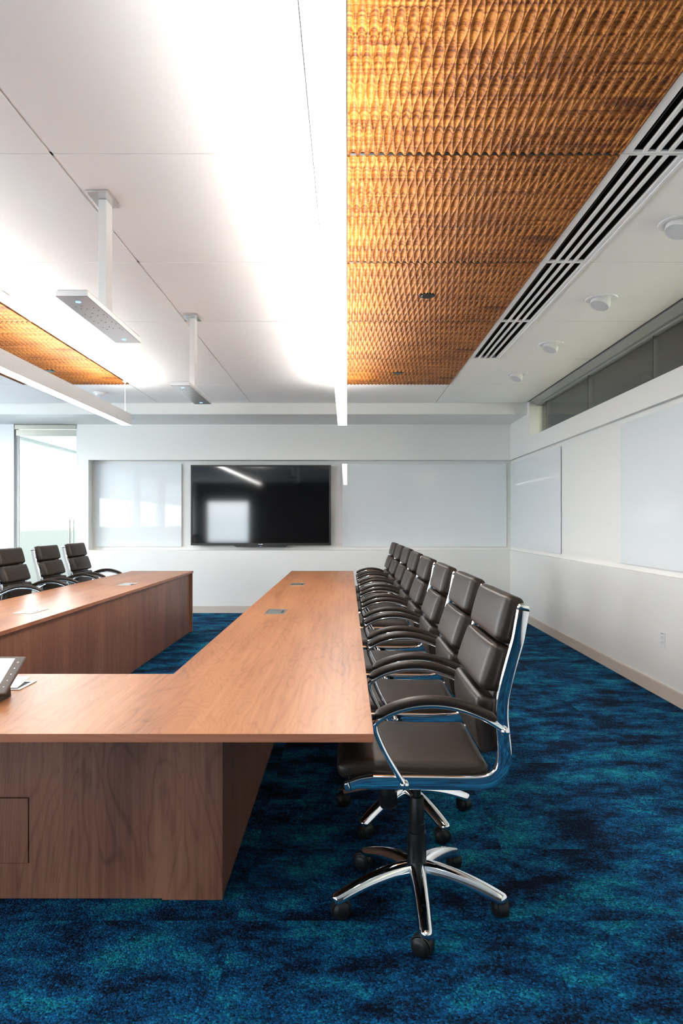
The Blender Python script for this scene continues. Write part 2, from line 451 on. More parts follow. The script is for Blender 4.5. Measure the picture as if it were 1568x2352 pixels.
struct('wall_corridor', boxes((2.70, 5.2, YO+0.6, YO+0.8, 0, 3.3), (5.0, 5.2, YF, YO+0.8, 0, 3.3), (2.70, 5.2, YF-0.2, YF, 0, 3.3)), M['corridor'])
bm = B()
for k in range(26):
    y1 = YO+0.6-0.6*k; box(bm, 2.56, 5.0, y1-0.59, y1, 3.02, 3.04)
box(bm, 2.56, 5.2, YF, YO+0.8, 3.045, 3.1)
struct('ceiling_corridor', bm, M['corridor_ceil'])

l_ = bpy.data.lights.new('corridor_fill', 'AREA'); l_.shape = 'RECTANGLE'; l_.size = 0.6; l_.size_y = 14; l_.energy = 600; l_.color = (1, 0.96, 0.88)  # unseen fill light, added to brighten the space behind the high glass
o_ = bpy.data.objects.new('corridor_fill', l_); C.objects.link(o_); o_.location = (3.9, 1.5, 3.0)
# left back corner: sliding glass door with steel header, jamb and the passage beyond
struct('trim_4', boxes((-5.60, -4.885, YB-0.02, YB+0.14, 0, 2.77), ), M['trim'], 'white jamb beside the glass door')
struct('trim_5', boxes((-6.0, -5.60, YB+0.02, YB+0.10, 0, 2.77)), M['trim'])
d = struct('door_1', boxes((-4.835, -3.93, YB+0.05, YB+0.062, 0.01, 2.60)), M['glass'], 'clear sliding glass door at the far left of the back wall')
obj('door_header', boxes((-4.885, -3.977, YB-0.01, YB+0.11, 2.70, 2.765), (-4.865, -3.977, YB+0.0, YB+0.10, 2.605, 2.692), (-4.865, -3.977, YB+0.03, YB+0.07, 2.60, 2.61)), M['door_steel'], d, bevel=0.003)
obj('door_stile', boxes((-4.885, -4.838, YB+0.03, YB+0.08, 0, 2.605)), M['trim'], d)
bm = B()
for yy in (YB-0.02, YB+0.13):
    cyl(bm, (-4.07, yy, 0.75), 0.017, 0.63)
    cyl(bm, (-4.07, yy if yy < YB else yy-0.07, 1.20), 0.009, 0.07, axis=1, n=12)
    cyl(bm, (-4.07, yy if yy < YB else yy-0.07, 0.90), 0.009, 0.07, axis=1, n=12)
obj('door_handle', bm, M['steel'], d, smooth=True, auto=40)
# passage: left side wall with a continuous bright window, end wall
bm = B()
box(bm, -6.2, -6.0, 10.48, 18.3, 0, 1.17); box(bm, -6.2, -6.0, 10.48, 18.3, 2.86, 3.1)
box(bm, -6.2, -6.0, 17.4, 18.3, 1.17, 2.86); box(bm, -6.0, -3.6, 18.1, 18.3, 0, 3.1); box(bm, -3.80, -3.6, 10.48, 18.3, 0, 3.1)
box(bm, -6.2, -3.6, 10.48, 18.3, 2.90, 3.1)
struct('wall_passage', bm, M['passage'])
struct('window_8', boxes((-6.08, -6.03, 10.48, 17.4, 1.16, 1.20), (-6.08, -6.03, 10.48, 17.4, 2.82, 2.87)), M['trim'], 'bright window seen through the glass door')

struct('floor_passage_bounce', boxes((-6.0, -3.8, 10.48, 18.1, 0, 0.006)), M['pale_floor'])  # pale slab added over the carpet to cut its blue bounce
struct('floor_corridor_bounce', boxes((2.70, 5.0, YF, YO+0.6, 0, 0.006)), M['pale_floor'])  # unseen pale slab, added to bounce light up to the corridor ceiling
struct('trim_6', boxes(*[(GX-0.0062, GX+0.0062, y-0.004, y+0.004, 2.455, ZC-0.05) for y in joints[1:]]), M['plastic'])
# windows of the left wall: frames, panes, shades half drawn; portals guide the daylight
for n_, (a, b_) in enumerate(WIN):
    bm = boxes((XL-0.14, XL-0.09, a, a+0.05, 1.17, 2.75), (XL-0.14, XL-0.09, b_-0.05, b_, 1.17, 2.75), (XL-0.14, XL-0.09, a, b_, 1.17, 1.22), (XL-0.14, XL-0.09, a, b_, 2.70, 2.75))
    wfr = struct('window_%d' % (9+n_), bm, M['trim'])
    if b_ < 7: obj('roller_shade', boxes((XL-0.088, XL-0.086, a+0.03, b_-0.03, 1.93, 2.74)), M['shade'], wfr)
    portal('portal', (XL-0.17, (a+b_)/2, 1.96), (0, -PI/2, 0), 1.58, b_-a)
bm = boxes((-5.6, -3.9, YF-0.14, YF-0.09, 0.5, 0.55), (-5.6, -3.9, YF-0.14, YF-0.09, 2.15, 2.2), (-5.6, -5.55, YF-0.14, YF-0.09, 0.5, 2.2), (-3.95, -3.9, YF-0.14, YF-0.09, 0.5, 2.2))
struct('window_14', bm, M['trim'])
portal('portal', (-4.75, YF-0.05, 1.35), (PI/2, 0, 0), 1.7, 1.7)
portal('portal', (-5.98, 13.9, 2.0), (0, -PI/2, 0), 1.7, 6.9)

# ------------------------------------------------------------------ carved wood ceiling panels
def carved_panel(x0, x1, y0, y1):
    """rows of lens-shaped gouges: neighbouring gouges share one sinuous sharp ridge"""
    q, dep, m = 0.31, 0.0125, 6
    nc = int(round((x1-x0)/0.0203)); d_ = (x1-x0)/nc; ny = int(round((y1-y0)/0.0125))
    off = int(round(x0/d_)); bm = B(); rows = []; zb = ZC - 0.008
    for j in range(ny+1):
        y = y0 + (y1-y0)*j/ny; c = math.cos(2*PI*(y-2.165)/q)
        bd = [x0] + [x0 + d_*k + (1 if (k+off) % 2 else -1)*0.40*d_*c for k in range(1, nc)] + [x1]
        row = []
        for k in range(nc):
            w_ = (bd[k+1]-bd[k])/2; xc = (bd[k+1]+bd[k])/2
            h0 = dep*(w_/(0.9*d_))**1.25
            for i in range(m):
                t = -1 + 2*i/m
                row.append(bm.verts.new((xc+w_*t, y, zb + h0*(1-t*t))))
        row.append(bm.verts.new((x1, y, zb)))
        rows.append(row)
    nx = nc*m
    for j in range(ny):
        for i in range(nx):
            bm.faces.new((rows[j][i], rows[j+1][i], rows[j+1][i+1], rows[j][i+1]))
    # board thickness: skirt and top
    top = {}
    per = [rows[0][i] for i in range(nx+1)] + [rows[j][nx] for j in range(1, ny+1)] + [rows[ny][i] for i in range(nx-1, -1, -1)] + [rows[j][0] for j in range(ny-1, 0, -1)]
    tv = [bm.verts.new((v.co.x, v.co.y, zb+0.03)) for v in per]
    for i in range(len(per)):
        j = (i+1) % len(per); bm.faces.new((per[i], tv[i], tv[j], per[j]))
    return bm

ORD = ['farthest', 'second from the far end', 'middle', 'second from the near end', 'nearest']
def wood_strip(x0, x1, ks, side):
    for k in ks:
        y1, y0 = YS[k]-0.002, YS[k+1]+0.014
        if side == 'right':
            lab = {5: 'nearest and largest carved wave-pattern wood ceiling panel, at the top of the photo',
                   4: 'second carved wood ceiling panel from the top of the photo, no spot in it',
                   3: 'third carved wood ceiling panel from the top of the photo, holding the nearer black spot',
                   2: 'fourth carved wood ceiling panel, plain, between the two holding black spots',
                   1: 'farthest carved wood ceiling panel of the long right strip, holding a black spot'}[k]
        else:
            lab = {4: 'nearest carved wood panel at the left photo edge, only its corner seen',
                   3: 'nearer carved wood panel at the left photo edge, fourth module from the back wall, above the pendant light',
                   2: 'middle carved wood ceiling panel at left, beyond the corner piece above the left pendant light',
                   1: 'farthest carved wood ceiling panel of the left strip, ending near the pendant light cable'}[k]
        t = thing('carved_ceiling_panel', lab, 'ceiling panel', ((x0+x1)/2, (y0+y1)/2, ZC), 0, 'carved wood panels of the %s ceiling strip' % side)
        bm = carved_panel(x0, x1, y0, y1)
        bmesh.ops.translate(bm, verts=bm.verts[:], vec=(-(x0+x1)/2, -(y0+y1)/2, -ZC))
        obj('carved_board', bm, M['carved'], t, smooth=True, auto=32)
        obj('joint_bar', boxes((-(x1-x0)/2, (x1-x0)/2, (YS[k+1]-0.004)-(y0+y1)/2, y0-0.001-(y0+y1)/2, 0.0, 0.03)), M['joint'], t)
wood_strip(-0.045, 1.172, (1, 2, 3, 4, 5), 'right')
wood_strip(-3.72, -2.508, (1, 2, 3), 'left')
# the rest of the left strip outside the picture is closed with plain tile
struct('ceiling_filler', boxes((-3.72, -2.508, YS[6], YS[4], ZC, ZC+0.014)), M['ceil'])

# small black spots in the wood
for (x, y, lab) in ((0.558, 4.77, 'small round black downlight in the third carved wood panel, the nearer of the right pair'),
                    (0.540, 7.24, 'small round black downlight in the farthest panel of the right wood strip'),
                    (-3.105, 7.14, 'small round black downlight in the left wood strip above the pendant light')):
    t = thing('recessed_downlight', lab, 'downlight', (x, y, ZC-0.0045), 0, 'black downlights in the carved wood')
    bm = B(); lathe(bm, [(0.030, -0.002), (0.052, -0.004), (0.060, 0.0), (0.060, 0.006), (0.03, 0.006)], cap=False); obj('trim_ring', bm, M['plastic'], t, smooth=True, auto=40)
    bm = B(); lathe(bm, [(0.001, -0.006), (0.036, -0.006), (0.040, -0.002), (0.040, 0.004), (0.001, 0.004)], mtx=Matrix.Rotation(math.radians(-6), 4, 'X')); obj('lamp_shade', bm, M['bezel'], t, smooth=True, auto=40)

# ------------------------------------------------------------------ linear slot diffusers
def diffuser(k, lab):
    x0, x1 = 1.181, 1.476; y1, y0 = YS[k]-0.003, YS[k+1]+0.003
    t = thing('slot_diffuser', lab, 'air vent', ((x0+x1)/2, (y0+y1)/2, ZC), 0, 'white slot air diffusers beside the wood strip')
    W = (x1-x0)/2; L = (y1-y0)/2
    a = -W+0.040; b_ = W-0.036
    bm = boxes((-W, a, -L, L, -0.002, 0.012), (b_, W-0.012, -L, L, -0.002, 0.012), (W-0.014, W, -L, L, -0.007, 0.012), (a, b_, L-0.012, L, -0.002, 0.012), (a, b_, -L, -L+0.008, -0.002, 0.012))
    obj('frame', bm, M['white_metal'], t, bevel=0.0012)
    sw = (b_-a)/4
    for j in range(1, 4):
        c = a+sw*j
        obj('bar', boxes((c-0.0085, c+0.0085, -L+0.008, L-0.012, -0.001, 0.012)), M['white_metal'], t)
    bm = B()
    box(bm, a, b_, -L+0.003, L-0.003, 0.060, 0.064)
    for j in range(4):
        c = a+sw*(j+0.5)
        box(bm, c-0.003, c+0.003, -L+0.003, L-0.003, 0.022, 0.055)
    for j in range(5):
        c = a+sw*j; box(bm, c-0.004, c+0.004, -L+0.003, L-0.003, 0.0125, 0.060)
    obj('duct', bm, M['dark'], t)
for k, lab in ((5, 'nearest slot air diffuser at the upper right corner, beside the largest wood panel'),
               (4, 'second nearest four-slot white air diffuser beside the wood strip'),
               (3, 'third four-slot air diffuser, beside the wood panel with the nearer black spot'),
               (2, 'farthest four-slot white air diffuser, ending two tiles before the bulkhead')):
    diffuser(k, lab)
struct('ceiling_closer', boxes((-4.035, -3.732, YS[6], YS[2], ZC, ZC+0.014)), M['ceil'])

# ------------------------------------------------------------------ adjustable white downlights at right
def spot_right(x, y, lab):
    t = thing('eyeball_downlight', lab, 'downlight', (x, y, ZC), 0, 'white eyeball downlights along the right side')
    bm = B(); lathe(bm, [(0.070, 0.004), (0.074, -0.004), (0.086, -0.008), (0.094, -0.007), (0.107, -0.005), (0.111, 0.0)], n=48, cap=False); obj('trim_ring', bm, M['white_metal'], t, smooth=True, auto=30)
    R = Matrix.Translation((-0.006, -0.004, -0.024)) @ Matrix.Rotation(math.radians(22), 4, 'Y') @ Matrix.Rotation(math.radians(-9), 4, 'X')
    bm = B(); lathe(bm, [(0.040, 0.05), (0.064, 0.02), (0.069, -0.005), (0.066, -0.032), (0.0635, -0.034), (0.0620, -0.031)], n=48, mtx=R, cap=False); obj('lamp_shade', bm, M['white_metal'], t, smooth=True, auto=40)
    bm = B(); lathe(bm, [(0.001, -0.031), (0.0622, -0.031), (0.0622, -0.027), (0.001, -0.027)], n=48, mtx=R); obj('lens', bm, M['lens'], t)
for (x, y, lab) in ((1.765, 3.62, 'white eyeball downlight cut by the right edge of the photo'),
                    (1.805, 4.85, 'white eyeball downlight, nearest one seen whole beside the slot diffuser'),
                    (1.815, 6.08, 'white eyeball downlight, second farthest along the right ceiling'),
                    (1.815, 7.31, 'white eyeball downlight, farthest one near the bulkhead')):
    spot_right(x, y, lab)

# smoke detector and sprinkler covers
t = thing('smoke_detector', 'round white smoke detector on the ceiling beyond the left pendant light', 'smoke detector', (-3.02, 8.34, ZC))
bm = B(); lathe(bm, [(0.07, 0.0), (0.07, -0.012), (0.062, -0.016)], cap=True); obj('base', bm, M['white_metal'], t, smooth=True, auto=40)
bm = B(); lathe(bm, [(0.055, -0.016), (0.052, -0.034), (0.035, -0.046), (0.001, -0.048)]); obj('cover', bm, M['white_metal'], t, smooth=True, auto=40)
for x, lab in ((-2.99, 'small white sprinkler cap under the bulkhead beside the end of the left pendant light'), (0.546, 'small white sprinkler cap under the bulkhead near the right end')):
    bm = B(); lathe(bm, [(0.045, 0.0), (0.045, -0.003), (0.041, -0.006), (0.001, -0.007)], n=32)
    tag(obj('sprinkler_cap', bm, M['white_metal'], smooth=True, auto=40, loc=(x, 9.50, 2.77)), lab, 'sprinkler', 'sprinkler caps under the bulkhead')

# ------------------------------------------------------------------ pendant lights
def pendant(x0, x1, lab, canopies):
    Y0, Y1 = 0.5, 7.72; ZB_, ZT_ = 2.428, 2.556
    cx = (x0+x1)/2; hw = (x1-x0)/2
    t = thing('pendant_light', lab, 'light', (cx, (Y0+Y1)/2, ZB_), 0, 'long linear pendant lights')
    L = (Y1-Y0)/2; H = ZT_-ZB_
    bm = boxes((-hw, -hw+0.003, -L, L, 0, H), (hw-0.003, hw, -L, L, 0, H), (-hw+0.003, hw-0.003, -L, -L+0.003, 0, H), (-hw+0.003, hw-0.003, L-0.003, L, 0, H), (-hw+0.003, hw-0.003, -L+0.003, L-0.003, H*0.45, H*0.55))
    obj('housing', bm, M['white_metal'], t)
    for a, b_ in ((-L+0.004, -0.001), (0.001, L-0.004)):
        obj('diffuser', boxes((-hw+0.0032, hw-0.0032, a, b_, 0.001, 0.006)), M['lit'], t)
        obj('uplight_lens', boxes((-hw+0.004, hw-0.004, a, b_, H-0.012, H-0.008)), M['lit_up'], t)
    for yy, big in canopies:
        ly = yy-(Y0+Y1)/2
        bm = B(); cyl(bm, (0, ly, H-0.01), 0.0028, ZC-ZB_-H+0.01, n=8)
        cyl(bm, (0, ly, H-0.01), 0.010, 0.03, n=16)
        obj('cable', bm, M['white_metal'], t, smooth=True, auto=40)
        bm = B()
        if big: box(bm, -0.13, 0.13, ly-0.06, ly+0.06, ZC-ZB_-0.028, ZC-ZB_)
        else: lathe(bm, [(0.032, 0), (0.032, -0.006), (0.01, -0.022), (0.004, -0.03)], n=24, mtx=Matrix.Translation((0, ly, ZC-ZB_)))
        obj('canopy', bm, M['white_metal'], t, bevel=0.003 if big else 0)
pendant(-0.1045, 0.0, 'long white pendant light bar in the middle, its bright underside crossing the photo top', ((1.2, False), (4.11, False), (7.66, False)))
pendant(-2.543, -2.438, 'long white pendant light bar at left, showing its side, hung beside the left wood strip', ((1.2, False), (4.72, True), (7.66, False)))

# ------------------------------------------------------------------ ceiling microphones
def mic(y, lab):
    t = thing('hanging_microphone_array', lab, 'microphone', (-1.195, y, ZC), 0, 'hanging microphone arrays')
    obj('mounting_plate', boxes((-0.052, 0.052, -0.085, 0.085, -0.012, 0.0)), M['silver'], t, bevel=0.002)
    obj('pole', boxes((-0.017, 0.023, -0.02, 0.065, -0.585, -0.012)), M['white_metal'], t, bevel=0.003)
    za = 2.31-ZC
    obj('microphone_body', boxes((-0.07, 0.07, -0.385, 0.385, za, za+0.026)), M['silver'], t, bevel=0.002)
    obj('lid', boxes((-0.064, 0.064, -0.376, 0.25, za+0.026, za+0.034), (-0.064, 0.064, 0.27, 0.376, za+0.026, za+0.036)), M['white_metal'], t, bevel=0.001)
    bm = B()
    rnd = [(-0.03, -0.24), (0.0, -0.255), (-0.018, -0.21), (0.01, -0.21), (0.045, -0.225), (0.055, -0.19), (-0.03, -0.13), (-0.018, -0.09), (0.01, -0.145), (0.022, -0.11),
           (0.055, -0.125), (0.06, -0.09), (-0.03, -0.02), (-0.02, 0.01), (0.01, -0.03), (0.02, 0.0), (0.055, -0.01), (0.062, 0.025), (-0.025, 0.09), (-0.015, 0.12), (0.012, 0.075), (0.022, 0.105), (0.056, 0.1), (0.06, 0.13)]
    bm.free()
    for (hx, hy) in rnd:
        bm = B(); cyl(bm, (hx-0.008, hy, za-0.0006), 0.0026, 0.001, n=10); obj('microphone_hole', bm, M['hole'], t)
    for yy in (-0.31, 0.31):
        bm = B()
        lathe(bm, [(0.0075, 0), (0.012, 0), (0.012, -0.0012), (0.0075, -0.0012)], n=28, mtx=Matrix.Translation((0, yy, za)), cap=False)
        cyl(bm, (0, yy, za-0.001), 0.0055, 0.0008, n=16)
        obj('indicator_light', bm, M['blue_led'], t)
mic(3.345, 'nearer and larger hanging silver microphone array on a white pole, two blue lights')
mic(5.275, 'farther and smaller hanging silver microphone array on a white pole')

# ------------------------------------------------------------------ television and glass boards
t = thing('television', 'large black wall-mounted television in the recess of the back wall', 'television', (-1.272, 10.10, 1.585))
W, H = 1.033, 0.592
bm = boxes((-W, W, -0.045, 0.05, H-0.024, H), (-W, W, -0.045, 0.05, -H, -H+0.032), (-W, -W+0.024, -0.045, 0.05, -H+0.032, H-0.024), (W-0.024, W, -0.045, 0.05, -H+0.032, H-0.024), (-W+0.02, W-0.02, 0.0, 0.06, -H+0.02, H-0.02))
obj('bezel', bm, M['bezel'], t, bevel=0.003)
obj('screen', boxes((-W+0.024, W-0.024, -0.036, -0.032, -H+0.032, H-0.024)), M['screen'], t)
bm = B(); vs = [(-0.41, 0), (0.41, 0), (0.36, -0.026), (-0.36, -0.026)]
va = [bm.verts.new((x, -0.04, -H+z)) for x, z in vs]; vb = [bm.verts.new((x, 0.02, -H+z)) for x, z in vs]
bm.faces.new(va); bm.faces.new(vb[::-1])
for i in range(4): bm.faces.new((va[i], va[(i+1) % 4], vb[(i+1) % 4], vb[i]))
obj('speaker_bar', bm, M['bezel'], t)
obj('logo', boxes((-0.035, -0.004, -0.0465, -0.045, -H+0.012, -H+0.018), (0.001, 0.026, -0.0465, -0.045, -H+0.009, -H+0.021)), M['mark'], t)
obj('indicator_light', boxes((-0.010, 0.004, -0.0415, -0.040, -H-0.017, -H-0.010)), M['violet_led'], t)
obj('wall_bracket', boxes((-0.5, 0.5, 0.06, 0.099, -0.3, 0.3)), M['plastic'], t)

def board(name, lab, x0, x1, y0, y1, z0, z1):
    o = obj(name, boxes(((x0-x1)/2, (x1-x0)/2, (y0-y1)/2, (y1-y0)/2, (z0-z1)/2, (z1-z0)/2)), M['board'], bevel=0.0015, loc=((x0+x1)/2, (y0+y1)/2, (z0+z1)/2))
    return tag(o, lab, 'whiteboard', 'glass whiteboards')
board('glass_whiteboard', 'white glass board left of the television, in the left end of the recess', -3.757, -2.468, YB+RC-0.024, YB+RC-0.008, 0.968, 2.205)
board('glass_whiteboard', 'wide white glass board right of the television on the back wall', -0.078, 2.375, YB+RC-0.024, YB+RC-0.008, 0.966, 2.205)
board('glass_whiteboard', 'white glass board on the right wall next to the back corner', XR+0.028, XR+0.042, 7.78, 10.12, 0.972, 2.200)
board('glass_whiteboard', 'white glass board on the right wall cut by the photo edge, above the outlet', XR+0.028, XR+0.042, 3.6, 6.06, 0.972, 2.200)

# outlet
t = thing('wall_outlet', 'white double power outlet low on the right wall', 'outlet', (XR, 5.18, 0.438))
obj('cover_plate', boxes((-0.006, 0, -0.037, 0.037, -0.060, 0.060)), M['white_metal'], t, bevel=0.002)
for z in (-0.020, 0.022):
    o = obj('socket', boxes((-0.0085, -0.006, -0.017, 0.017, z-0.016, z+0.016)), M['white_metal'], t, bevel=0.001)
    obj('slot', boxes((-0.0090, -0.0084, -0.008, -0.006, z-0.002, z+0.006), (-0.0090, -0.0084, 0.006, 0.008, z-0.002, z+0.006), (-0.0090, -0.0084, -0.002, 0.002, z-0.010, z-0.006)), M['hole'], o)
obj('printed_label', boxes(*[(-0.0065, -0.006, -0.020+0.0065*i, -0.016+0.0065*i, 0.046, 0.051) for i in range(7)]), M['hole'], t)

# ------------------------------------------------------------------ conference table (U shape)
TX0, TX1, TY0, TY1 = -2.622, 0.0745, 1.905, 8.315
IX0, IX1, IY = -1.872, -0.677, 2.66
TZ0, TZ = 0.7157, 0.740
t = thing('conference_table', 'large U-shaped walnut-laminate conference table on panel legs', 'table', (0, 0, 0))
bm = B()
poly = [(TX0, TY0), (TX1, TY0), (TX1, TY1), (IX1, TY1), (IX1, IY), (IX0, IY), (IX0, TY1), (TX0, TY1)]
a = [bm.verts.new((x, y, TZ)) for x, y in poly]; b_ = [bm.verts.new((x, y, TZ0)) for x, y in poly]
def quads(v, up):
    for q in ((0, 1, 4, 5), (0, 5, 6, 7), (1, 2, 3, 4)):
        f = bm.faces.new([v[i] for i in q] if up else [v[i] for i in q][::-1]); f.material_index = 0
quads(a, True); quads(b_, False)
for i in range(8):
    j = (i+1) % 8; f = bm.faces.new((b_[i], b_[j], a[j], a[i])); f.material_index = 1
obj('tabletop', bm, [M['table_top'], M['table_edge']], t, bevel=0.0012)
PX, PY, PI_X, TH = -0.439, 2.405, -0.640, 0.02
obj('front_panel', boxes((PX-0.213, PX, PY, PY+TH, 0.0, TZ0)), M['table_panel'], t)
# left front panel with a door opening
dx0, dx1, dz0, dz1 = -1.75, -1.120, 0.129, 0.362
obj('front_panel', boxes((-2.09, dx0, PY+0.001, PY+TH, 0.005, TZ0), (dx1, PX-0.2135, PY+0.001, PY+TH, 0.005, TZ0), (dx0, dx1, PY+0.001, PY+TH, dz1, TZ0), (dx0, dx1, PY+0.001, PY+TH, 0.005, dz0)), M['table_panel'], t)
obj('access_door', boxes((dx0+0.005, dx1-0.005, PY+0.0015, PY+TH-0.002, dz0+0.0008, dz1-0.005)), M['table_panel'], t)
obj('inner_panel', boxes((-1.90, PI_X, IY-0.055, IY-0.035, 0.004, TZ0)), M['table_panel'], t)
obj('side_panel', boxes((PX-TH, PX, PY+TH, TY1-0.055, 0.004, TZ0)), M['table_panel'], t)
obj('side_panel', boxes((PI_X, PI_X+TH, IY-0.035, TY1-0.055, 0.004, TZ0)), M['table_panel'], t)
obj('side_panel', boxes((-1.925, -1.905, IY-0.035, TY1-0.055, 0.004, TZ0)), M['table_panel'], t)
obj('side_panel', boxes((-2.11, -2.09, PY, TY1-0.055, 0.004, TZ0)), M['table_panel'], t)
obj('end_panel', boxes((TX0+0.02, IX0-0.003, TY1-0.055, TY1-0.025, 0.004, TZ0)), M['table_panel'], t)
obj('end_panel', boxes((IX1+0.003, TX1-0.02, TY1-0.055, TY1-0.025, 0.004, TZ0)), M['table_panel'], t)

# power boxes let into the tabletop
def grommet(x, y, lab, rot=False, open_=False):
    t = thing('table_power_box', lab, 'power outlet', (x, y, TZ), PI/2 if rot else 0, 'flush power boxes in the tabletop')
    w_, l_ = 0.066, 0.125
    bm = boxes((-w_, -w_+0.012, -l_, l_, 0, 0.003), (w_-0.012, w_, -l_, l_, 0, 0.003), (-w_+0.012, w_-0.012, -l_, -l_+0.014, 0, 0.003), (-w_+0.012, w_-0.012, l_-0.014, l_, 0, 0.003))
    obj('frame', bm, M['steel'], t, bevel=0.0008)
    obj('well', boxes((-w_+0.012, w_-0.012, -l_+0.014, l_-0.014, 0.0003, 0.0009)), M['dark'], t)
    if open_:
        bm = boxes((-w_+0.014, w_-0.014, -l_+0.018, l_-0.016, 0, 0.002))
        o = obj('lid', bm, M['steel'], t); o.location = (-0.050, 0, 0.003); o.rotation_euler = (0, 0, 0)
        o.location = (0.0, 0, 0.004); o.rotation_euler = (0, math.radians(-9), 0); o.location = (0.003, 0, 0.0115)
    else:
        obj('lid', boxes((-w_+0.014, w_-0.014, -l_+0.016, l_-0.016, 0.001, 0.0025), ), M['steel'], t, bevel=0.0005)
        obj('cable_slot', boxes((w_-0.030, w_-0.016, -0.078, 0.045, 0.0026, 0.0030)), M['dark'], t)
grommet(-0.468, 4.512, 'steel power box in the right table wing, the nearer one')
grommet(-0.470, 6.51, 'steel power box in the right table wing, the farther one')
grommet(-2.10, 4.535, 'steel power box in the left table wing, the nearer one')
grommet(-2.09, 6.51, 'steel power box in the left table wing, the farther one')
grommet(-1.275, 2.465, 'open power box in the table front section behind the touch panel', rot=True, open_=True)

# touch panel on its stand
t = thing('touch_control_panel', 'small tilted touch control panel with lit white screen at the left photo edge', 'control panel', (-1.235, 2.27, TZ))
tilt = math.radians(31.5)
R = Matrix.Rotation(tilt, 4, 'X')
def tbox(*bs):
    bm = boxes(*bs); bmesh.ops.transform(bm, matrix=Matrix.Translation((0, -0.082, 0.044)) @ R, verts=bm.verts[:]); return bm
PWh, PH = 0.138, 0.172
obj('frame', tbox((-PWh, PWh, 0.0, PH, -0.014, -0.002)), M['tablet_frame'], t, bevel=0.004, seg=3)
obj('rear_case', tbox((-PWh+0.006, PWh-0.006, 0.006, PH-0.006, -0.020, -0.014)), M['plastic'], t)
s_ = obj('screen', tbox((-PWh+0.014, PWh-0.034, 0.010, PH-0.011, -0.0022, -0.0014)), M['tablet_screen'], t)
obj('screen_icons', tbox((-PWh+0.014, PWh-0.034, 0.1460, 0.1464, -0.0014, -0.0012), (-PWh+0.014, PWh-0.034, 0.026, 0.0264, -0.0014, -0.0012), (PWh-0.066, PWh-0.057, 0.1500, 0.1506, -0.0014, -0.0012), (PWh-0.066, PWh-0.057, 0.1535, 0.1540, -0.0014, -0.0012), (PWh-0.066, PWh-0.0655, 0.1500, 0.1540, -0.0014, -0.0012), (PWh-0.0575, PWh-0.057, 0.1500, 0.1540, -0.0014, -0.0012)), M['grey_print'], s_)
TR = Matrix.Translation((0, -0.082, 0.044)) @ R
for i, yy in enumerate((0.142, 0.114, 0.085, 0.057, 0.028)):
    bm = B(); cxb = PWh-0.0165
    if i == 0:
        lathe(bm, [(0.0022, 0), (0.0032, 0), (0.0032, 0.0004), (0.0022, 0.0004)], n=20, cap=False)
    elif i == 1:
        v = [bm.verts.new(p) for p in ((-0.0035, 0, 0), (0, 0.003, 0), (0.0035, 0, 0))]; bm.faces.new(v); box(bm, -0.0022, 0.0022, -0.0025, 0, 0, 0.0004)
    else:
        sgn = {2: -1, 3: 1, 4: -1}[i]
        v = [bm.verts.new(p) for p in ((-0.0028, -0.0015*sgn, 0.0002), (0.0028, -0.0015*sgn, 0.0002), (0, 0.0028*sgn, 0.0002))]; bm.faces.new(v)
        if i == 2: box(bm, -0.001, 0.001, 0.001, 0.0035, 0, 0.0004)
    bmesh.ops.transform(bm, matrix=TR @ Matrix.Translation((cxb, yy, -0.0019)), verts=bm.verts[:])
    obj('button', bm, M['mark'], t)
bm = B(); prof = [(-0.050, 0.0), (0.045, 0.0), (0.035, 0.085), (-0.048, 0.042)]
va = [bm.verts.new((-0.098, y, z)) for y, z in prof]; vb = [bm.verts.new((0.098, y, z)) for y, z in prof]
bm.faces.new(va[::-1]); bm.faces.new(vb)
for i in range(4): bm.faces.new((va[i], va[(i+1) % 4], vb[(i+1) % 4], vb[i]))
obj('stand', bm, M['plastic'], t, bevel=0.004)

